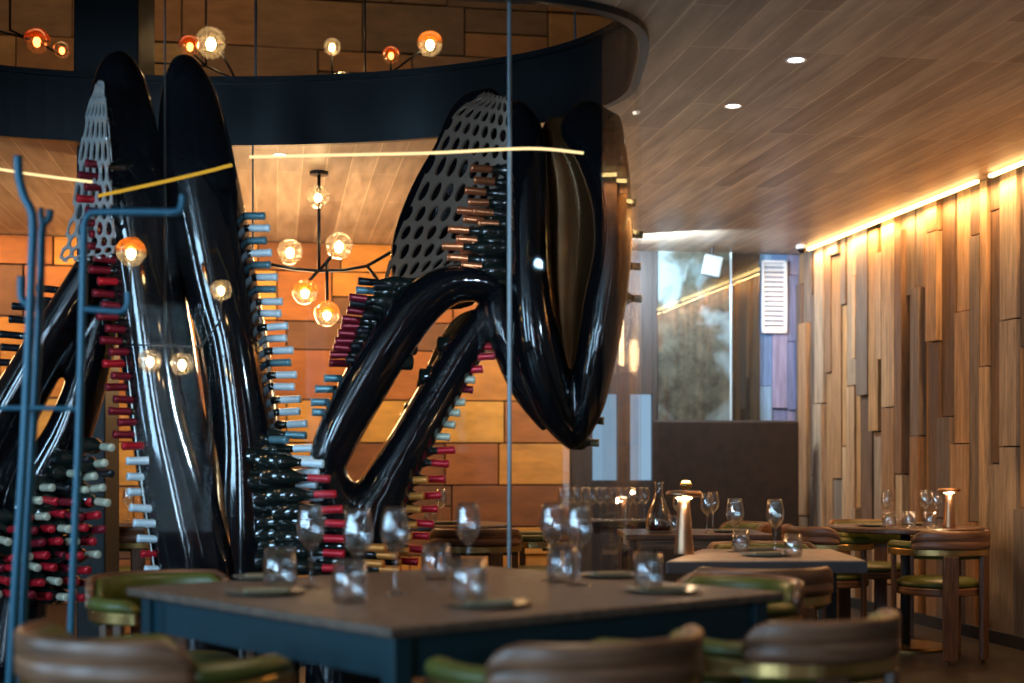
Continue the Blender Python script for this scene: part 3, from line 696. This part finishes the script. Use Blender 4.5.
chandelier('bulb reflections modelled as small amber and clear globes in front of the two tall pods',
           [(131, 252, 15, 'amber'), (150, 361, 12, 'globe'), (182, 364, 12, 'globe'), (221, 290, 11, 'globe')],
           [[(165, zpy(5.5, Yi)), (165, 345)], [(131, 345), (165, 345), (200, 347), (221, 320), (221, 301)], [(131, 345), (131, 267)], [(150, 346), (150, 352)], [(182, 346), (182, 352)]], Yi, 165, 5.5, .004)

# reflections of light strips, modelled as glowing tubes on the curved glass
def reflection_streak(label, pts, m, rad):
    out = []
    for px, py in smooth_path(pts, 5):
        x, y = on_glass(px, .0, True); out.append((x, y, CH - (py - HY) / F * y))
    bm = bmesh.new(); tube(bm, out, rad, 8); tag(link('led_strip_or_reflection', bm, m, None, True), label, 'light strip')
reflection_streak('thin strip light reflection across the curved glass in front of the looping sculpture', [(250, 157), (340, 155), (430, 153), (510, 149), (545, 149), (583, 153)], M['strip_reflection'], .0055)
reflection_streak('golden strip light reflection rising across the curved glass in front of the tall pods', [(98, 196), (130, 189), (180, 178), (232, 165)], M['gold_reflection'], .0065)
reflection_streak('thin golden strip light reflection across the glass at the far left', [(-20, 166), (30, 174), (92, 182)], M['strip_reflection'], .005)

# ------------------------------------------------------------------ chairs
def make_chair():
    t = bpy.data.objects.new('barrel_chair', None); C.objects.link(t); t.empty_display_size = .1
    rnd_end = lambda t_: min(1, .55 + .45 * math.sqrt(max(0, min(t_, 1 - t_) / .09))) if min(t_, 1 - t_) < .09 else 1
    prof = [(.262, .655)]
    for z, zz in ((.655, .700), (.702, .757)):         # two stacked bands of wood
        prof += [(.289, z + .001), (.292, z + .005), (.292, zz - .005), (.289, zz)]
    prof += [(.280, .762), (.266, .760)]
    bm = bmesh.new(); sweep(bm, prof, -90 - 72, -90 + 72, 40, rnd_end, .655); link('backrest', bm, M['walnut'], t, True)
    bm = bmesh.new(); sweep(bm, [(.262, .618), (.282, .618), (.284, .622), (.284, .652), (.282, .656), (.262, .656)], -90 - 128, -90 + 128, 56); link('brass_band', bm, M['brass'], t, False)
    bm = bmesh.new(); sweep(bm, [(.234, .60), (.262, .60), (.262, .742), (.254, .752), (.240, .748), (.232, .73)], -90 - 72, -90 + 72, 40, rnd_end, .60); link('back_pad', bm, M['green'], t, True)
    for s in (-1, 1):
        bm = bmesh.new(); pr = [(.232, .658), (.284, .658), (.288, .675), (.282, .692), (.262, .700), (.240, .694), (.230, .676)]
        sweep(bm, pr, -90 + s * 73, -90 + s * 127, 24, lambda t_: min(1, .3 + .7 * math.sqrt(max(0, (1 - t_) / .15))) if t_ > .85 else 1, .658); link('arm_pad', bm, M['green'], t, True)
    bm = bmesh.new(); lathe(bm, [(0, .485), (.12, .484), (.20, .478), (.232, .462), (.24, .445), (.23, .432), (0, .430)], 36); link('seat', bm, M['green'], t, True)
    bm = bmesh.new(); lathe(bm, [(0, .430), (.238, .430), (.244, .424), (.244, .392), (.236, .386), (0, .386)], 36); link('seat_frame', bm, M['walnut'], t)
    for a in (-27, 27):
        an = R(-90 + a); c = Vector((.272 * math.cos(an), .272 * math.sin(an), .32)); bm = bmesh.new()
        box(bm, c, (.030, .088, .60), Matrix.Rotation(an, 3, 'Z')); box(bm, (c.x, c.y, .012), (.02, .03, .024)); link('leg', bm, M['walnut_leg'], t, bevel=.006)
    for a in (-112, 112):
        an = R(-90 + a); c = Vector((.262 * math.cos(an), .262 * math.sin(an), .31)); bm = bmesh.new()
        box(bm, c, (.024, .034, .62), Matrix.Rotation(an, 3, 'Z')); link('leg', bm, M['walnut_leg'], t, bevel=.004)
    return t
chair0 = None
def chair(x, y, face, label, group, z=0):
    """face: direction (dx, dy) in which the sitter looks"""
    global chair0
    if chair0 is None: o = chair0 = make_chair()
    else: o = copy_tree(chair0)
    o.location = (x, y, z); o.scale = (1, 1, 1); o.rotation_euler = (0, 0, math.atan2(face[1], face[0]) - math.pi / 2)
    return tag(o, label, 'chair', group)
GF, GR = 'barrel chairs around the square table', 'barrel chairs around the far tables'
chair(-.85, 3.40, (.72, .69), 'blurred barrel chair with brown wooden back at the bottom left', GF).scale = (1.16, 1.16, 1)
chair(.12, 3.33, (-.64, .77), 'blurred wooden barrel chair at the bottom centre, nearest the camera', GF).scale = (1.14, 1.14, 1)
chair(.73, 3.72, (-.64, .77), 'blurred wooden barrel chair at the bottom right before the square table', GF)
chair(-1.17, 4.84, (.64, -.77), 'barrel chair with olive green inner back behind the left table corner', GF)
chair(.68, 4.68, (-.76, -.65), 'barrel chair with green rail behind the right side of the square table', GF)
chair(.94, 5.40, (-.05, 1), 'dark backed barrel chair with its back to the camera at the pale table', GR)
chair(2.50, 8.22, (-.42, .9), 'wooden barrel chair with green seat standing nearest the plank wall', GR)
chair(1.98, 8.75, (.93, .3), 'barrel chair left of the round table, facing the plank wall', GR)
chair(2.42, 9.42, (0, -1), 'barrel chair behind the round table against the plank wall', GR)
chair(1.22, 6.72, (0, -1), 'barrel chair on the far side of the pale table, facing the camera', GR)
chair(1.40, 9.15, (-.9, -.3), 'barrel chair with brass band just before the dark booth', GR)
chair(-.22, 8.52, (0, 1), 'barrel chair seen through the glass before the far round table', GR)
chair(.14, 9.0, (-1, .1), 'barrel chair right of the far round table, seen through the glass', GR)

# ------------------------------------------------------------------ tables
def quad_table(label, pts, z, th, m, edge=None, apron=None, leg=.055, inset=.03, ap_h=.11, lm=None):
    c = sum((Vector((*p, 0)) for p in pts), Vector()) / 4; t = thing('dining_table', label, 'table', (c.x, c.y, 0))
    L_ = [Vector((*p, 0)) - c for p in pts]
    def slab(bm, k, z0, z1):
        lo = [bm.verts.new(v * k + Vector((0, 0, z0))) for v in L_]; hi = [bm.verts.new(v * k + Vector((0, 0, z1))) for v in L_]
        bm.faces.new(lo[::-1]); bm.faces.new(hi)
        for i in range(4): bm.faces.new((lo[i], lo[(i + 1) % 4], hi[(i + 1) % 4], hi[i]))
        bmesh.ops.recalc_face_normals(bm, faces=bm.faces)
    bm = bmesh.new(); slab(bm, 1, z - th, z); link('table_top', bm, m, t, bevel=.006)
    r0 = L_[0].length; k = 1 - inset / r0 * 1.5
    bm = bmesh.new(); slab(bm, k, z - th - ap_h, z - th - .002); link('apron', bm, apron or M['apron'], t)
    for v in L_:
        p = v * (1 - (inset + leg * .45) / v.length * 1.2); an = math.atan2((L_[1] - L_[0]).y, (L_[1] - L_[0]).x)
        bm = bmesh.new(); box(bm, (p.x, p.y, (z - th) / 2), (leg, leg, z - th), Matrix.Rotation(an, 3, 'Z')); link('leg', bm, lm or M['apron'], t, bevel=.004)
    return t
TZ = .76
def round_table(label, x, y, r, z=TZ):
    t = thing('round_table', label, 'table', (x, y, 0))
    bm = bmesh.new(); lathe(bm, [(0, z), (r - .01, z), (r, z - .008), (r, z - .026), (r - .02, z - .035), (0, z - .035)], 48); link('table_top', bm, M['tabletop_wood'], t)
    bm = bmesh.new(); lathe(bm, [(0, z - .035), (.03, z - .035), (.03, .03), (0, .03)], 20); link('column', bm, M['black_matt'], t, True)
    bm = bmesh.new(); lathe(bm, [(0, .03), (.24, .024), (.26, .012), (.26, 0), (0, 0)], 40); link('base', bm, M['brass'], t)
    return t
n_, l_, f_, r_ = (-.288, 3.31), (-1.216, 4.40), (-.106, 5.32), (.825, 4.23)
quad_table('large square brown table on dark blue legs in the foreground', [n_, r_, f_, l_], TZ, .026, M['tabletop'], inset=.05)
T2 = quad_table('pale tiled table carrying the large bronze lamp', [(.62, 5.58), (1.42, 5.62), (1.45, 6.36), (.86, 6.36)], TZ, .05, M['tabletop_pale'], apron=M['black_matt'], ap_h=.03, inset=.12, leg=.04, lm=M['black_matt'])
L_ = [Vector((*p, 0)) - Vector(T2.location) for p in ((.62, 5.58), (1.42, 5.62), (1.45, 6.36), (.86, 6.36))]
bm = bmesh.new()
for a, b in zip(L_, L_[1:] + L_[:1]):
    d = b - a; box(bm, (a + b) / 2 + Vector((0, 0, .732)), (d.length + .012, .012, .046), Matrix.Rotation(math.atan2(d.y, d.x), 3, 'Z'))
link('edge_band', bm, pm('edge_tiles', (.06, .05, .05), .4), T2, bevel=.002)
quad_table('brown table behind the pale table, carrying a decanter', [(.62, 7.62), (1.42, 7.62), (1.42, 8.30), (.62, 8.30)], TZ, .03, M['tabletop_wood'], apron=M['walnut'], ap_h=.05, lm=M['black_matt'], leg=.04)
quad_table('narrow sideboard table with a row of wine glasses seen through the glass edge', [(.25, 9.3), (1.05, 9.4), (1.05, 9.8), (.25, 9.8)], TZ, .03, M['black_matt'], apron=M['black_matt'], ap_h=.05, lm=M['black_matt'], leg=.04)
round_table('round wooden table beside the plank wall with a small lamp', 2.45, 8.72, .47)
round_table('round table seen through the glass before the orange block wall', -.42, 9.05, .42)
round_table('round table glimpsed between the left bottle columns', -2.55, 9.5, .45)
chair(-2.45, 8.95, (0, 1), 'barrel chair glimpsed between the left bottle columns', GR)

# ------------------------------------------------------------------ glassware, lamps, plates
def wine_glass_bm(s=1.0):
    bm = bmesh.new()
    out = [(0, .0), (.036, .0), (.037, .002), (.02, .005), (.006, .010), (.004, .02), (.0035, .09), (.005, .105), (.018, .118), (.033, .138), (.039, .160), (.038, .185), (.033, .215), (.029, .235)]
    inn = [(.0275, .235), (.0315, .215), (.0365, .185), (.0375, .160), (.0315, .140), (.016, .121), (0, .113)]
    lathe(bm, [(r * s, z * s) for r, z in out + inn], 28); return bm
def tumbler_bm():
    bm = bmesh.new()
    lathe(bm, [(0, 0), (.036, 0), (.041, .004), (.044, .03), (.043, .06), (.039, .105), (.0375, .105), (.0415, .06), (.0425, .03), (.038, .010), (0, .008)], 28); return bm
GP = {}
def put(kind, label, loc, group, s=1):
    if kind not in GP:
        o = link(kind, wine_glass_bm() if kind == 'wine_glass' else tumbler_bm(), M['clear'], None, True); GP[kind] = o
    else: o = GP[kind].copy(); C.objects.link(o)
    o.location = loc; o.scale = (s, s, s)
    return tag(o, label, {'wine_glass': 'wine glass', 'tumbler': 'tumbler'}[kind], group)
g1, g2, g3 = 'wine glasses on the square table', 'tumblers on the square table', 'glasses on the far tables'
for (px, py), lab in zip(((311, 588), (358, 599), (395, 594), (468, 580), (553, 581), (579, 586)),
                         ('leftmost wine glass on the square table', 'second wine glass from the left on the square table, behind a tumbler', 'third wine glass from the left on the square table',
                          'wine glass behind the centre tumbler on the square table', 'left glass of the wine glass pair on the right of the square table', 'right glass of the wine glass pair on the right of the square table')):
    put('wine_glass', lab, G(px, py, TZ), g1, 1.10)
for (px, py), lab in zip(((280, 592), (350, 603), (436, 579), (469, 606), (562, 582), (648, 593)),
                         ('leftmost tumbler on the square table, beside a plate', 'tumbler in front of the second wine glass from the left', 'tumbler standing alone at the back of the square table', 'centre tumbler nearest the camera, on a plate edge',
                          'tumbler between the pair of wine glasses', 'rightmost tumbler on the square table, on a plate')):
    loc = G(px, py, TZ)
    if px in (469, 648, 280): loc.z += .012
    put('tumbler', lab, loc, g2, 1.15 if px < 600 else 1.05)
for px, py, kd, lab in ((735, 552, 'wine_glass', 'left wine glass on the pale tiled table'), (775, 554, 'wine_glass', 'right wine glass on the pale tiled table'),
                        (741, 552, 'tumbler', 'tumbler behind the left wine glass on the pale table'), (793, 557, 'tumbler', 'tumbler at the right of the pale tiled table')):
    put(kd, lab, G(px, py, TZ), g3, 1 if kd == 'wine_glass' else .9)
for px, Y, kd, lab in ((707, 7.75, 'wine_glass', 'wine glass right of the bronze lamp on the brown table'), (713, 8.1, 'wine_glass', 'rear wine glass on the brown table behind the lamp'), (675, 7.8, 'tumbler', 'tumbler left of the bronze lamp on the brown table'),
                       (679, 8.05, 'wine_glass', 'wine glass half hidden by the bronze lamp'), (887, 8.6, 'wine_glass', 'leftmost wine glass on the round table'), (925, 8.62, 'wine_glass', 'middle wine glass on the round table'), (936, 8.55, 'wine_glass', 'wine glass nearest the small lamp on the round table'),
                       (889, 8.42, 'tumbler', 'tumbler before the leftmost wine glass on the round table'), (909, 8.4, 'tumbler', 'tumbler standing alone on the round table'), (930, 8.35, 'tumbler', 'tumbler between two wine glasses on the round table'),
                       (441, 8.95, 'wine_glass', 'wine glass on the table behind the looping sculpture'), (430, 8.85, 'tumbler', 'tumbler on the table behind the looping sculpture'),
                       (128, 9.35, 'wine_glass', 'wine glass glimpsed between the left bottle columns')):
    put(kd, lab, ((px - HX) / F * Y, Y, TZ), g3, .95)
for k in range(12):
    Y = 9.45 + .2 * (k % 2); px = 563 + k * 7.4
    put('wine_glass', f'wine glass on the sideboard, {"leftmost" if k == 0 else ORD[k] + " from the left"} in the row', ((px - HX) / F * Y, Y, TZ), 'wine glasses in a row on the sideboard', .95)
def plate(label, loc, r=.115):
    t = thing('plate', label, 'plate', loc, 0, 'dark plates with napkins')
    bm = bmesh.new(); lathe(bm, [(0, 0), (r * .6, 0), (r, .010), (r * .98, .012), (r * .62, .004), (0, .004)], 32); link('dish', bm, M['plate'], t, True)
    bm = bmesh.new(); box(bm, (0, 0, .012), (r * 1.1, r * .5, .012), Matrix.Rotation(.3, 3, 'Z')); link('napkin', bm, M['napkin'], t, bevel=.004)
plate('dark plate with napkin at the left front of the square table', G(266, 594, TZ), .12)
plate('dark plate with napkin at the centre front of the square table', G(488, 606, TZ), .12)
plate('dark plate with napkin under the rightmost tumbler', G(664, 592, TZ), .12)
plate('dark plate with napkin at the back right of the square table', G(612, 577, TZ), .11)
plate('dark plate with napkin at the back left of the square table', G(262, 579, TZ), .10)
plate('dark plate on the pale tiled table, before the glasses', G(766, 556, TZ), .11)
plate('dark plate on the pale tiled table, behind the glasses', G(760, 551, TZ), .10)
plate('dark plate at the left of the round table', Vector(((872 - HX) / F * 8.6, 8.6, TZ)), .10)
plate('dark plate before the small lamp on the round table', Vector(((915 - HX) / F * 8.75, 8.75, TZ)), .10)
plate('dark plate on the brown table behind the lamp', Vector(((728 - HX) / F * 7.9, 7.9, TZ)), .10)
plate('dark plate on the table behind the looping sculpture', Vector((-.42, 8.95, TZ)), .12)
def table_lamp(label, loc, s=1.0, m='bronze', power=1.3):
    t = thing('table_lamp', label, 'lamp', loc, 0, 'cordless table lamps'); t.scale = (s, s, s)
    bm = bmesh.new(); lathe(bm, [(0, 0), (.043, 0), (.044, .004), (.040, .03), (.032, .12), (.026, .20), (.024, .235), (0, .235)], 28); link('stem', bm, M[m], t, True)
    bm = bmesh.new(); lathe(bm, [(0, .240), (.030, .236), (.036, .241), (0, .247)], 28); link('diffuser', bm, M['lampglow'], t)
    bm = bmesh.new(); lathe(bm, [(.036, .243), (.070, .246), (.078, .252), (.078, .262), (.068, .270), (.02, .273), (0, .273)], 32); link('lamp_shade', bm, M[m], t, True)
    l = point('lamp_light', Vector(loc) + Vector((0, -.055, .225)) * s, power, (1, .66, .36), .012)
    return t
table_lamp('large bronze mushroom lamp on the pale tiled table', G(684, 554, TZ), 1, power=2.2)
table_lamp('small bronze mushroom lamp on the round table by the plank wall', Vector(((949 - HX) / F * 8.4, 8.4, TZ)), .88, power=3.5)
# small brass candle lamp behind the bronze lamp
c = Vector(((686 - HX) / F * 8.0, 8.0, TZ)); t = thing('candle_lamp', 'small brass topped lamp directly behind the large bronze lamp', 'lamp', c)
bm = bmesh.new(); lathe(bm, [(0, 0), (.03, 0), (.03, .006), (.008, .012), (.008, .235), (.03, .25), (.036, .262), (.034, .274), (0, .278)], 20); link('body', bm, M['brass'], t, True)
bm = bmesh.new(); lathe(bm, [(.0, .275), (.028, .276), (.022, .290), (0, .292)], 20); link('glow_cap', bm, emis('candle_glow', (1, .62, .2), 5), t)
# decanter
c = Vector(((659 - HX) / F * 7.85, 7.85, TZ)); t = thing('decanter', 'glass decanter of red wine standing beside the curved glass edge', 'decanter', c)
bm = bmesh.new(); lathe(bm, [(0, 0), (.06, 0), (.075, .02), (.078, .05), (.06, .12), (.035, .18), (.022, .23), (.022, .27), (.03, .285), (.028, .285), (.02, .27), (.02, .23), (.033, .18), (.058, .12), (.075, .05), (.07, .02), (0, .006)], 28); link('vessel', bm, M['clear'], t, True)
bm = bmesh.new(); lathe(bm, [(0, .008), (.068, .012), (.073, .03), (.073, .055), (0, .055)], 28); link('wine', bm, pm('red_wine', (.05, .003, .006), .1), t, True)

# ------------------------------------------------------------------ blue hook rack, far left
YR_ = 4.25
t = thing('hook_rack', 'tall blue painted steel rack with upturned hooks at the left edge', 'rack', (P(30, 463, YR_).x, YR_, 0)); bv = Vector(t.location)
fy = floor_y(YR_) - 1
def rod(nm, pts, r=.012, Y=YR_):
    bm = bmesh.new(); tube(bm, [P(a, b, Y) - bv for a, b in smooth_path(pts, 5)], r, 10); link(nm, bm, M['blue_steel'], t, True)
rod('post', [(18, 156), (19, 176), (24, 196), (31, 210), (33, 225), (32, 260), (28, 360), (22, 480), (12, 640), (2, fy)], .0135)
rod('post', [(50, 210), (49, 218), (44, 224), (42, 236), (40, 300), (34, 420), (27, 540), (22, 640), (14, fy)], .012, 4.3)
rod('post', [(183, 195), (182, 206), (176, 212), (150, 212), (100, 212), (90, 214), (85, 222), (84, 240), (82, 330), (78, 460), (72, 600), (64, fy)], .0115)
rod('hook', [(83, 309), (110, 311), (123, 311), (128, 304), (128, 292)], .010)
rod('hook', [(33, 305), (25, 303), (21, 296), (21, 276)], .011)
rod('hook', [(42, 225), (41, 214), (42, 208)], .009, 4.3)
rod('crossbar', [(-60, 408), (0, 408), (40, 408), (82, 409)], .008)
bm = bmesh.new(); box(bm, (.02, 0, .006), (.36, .28, .012)); link('foot_plate', bm, M['blue_steel'], t, bevel=.003)
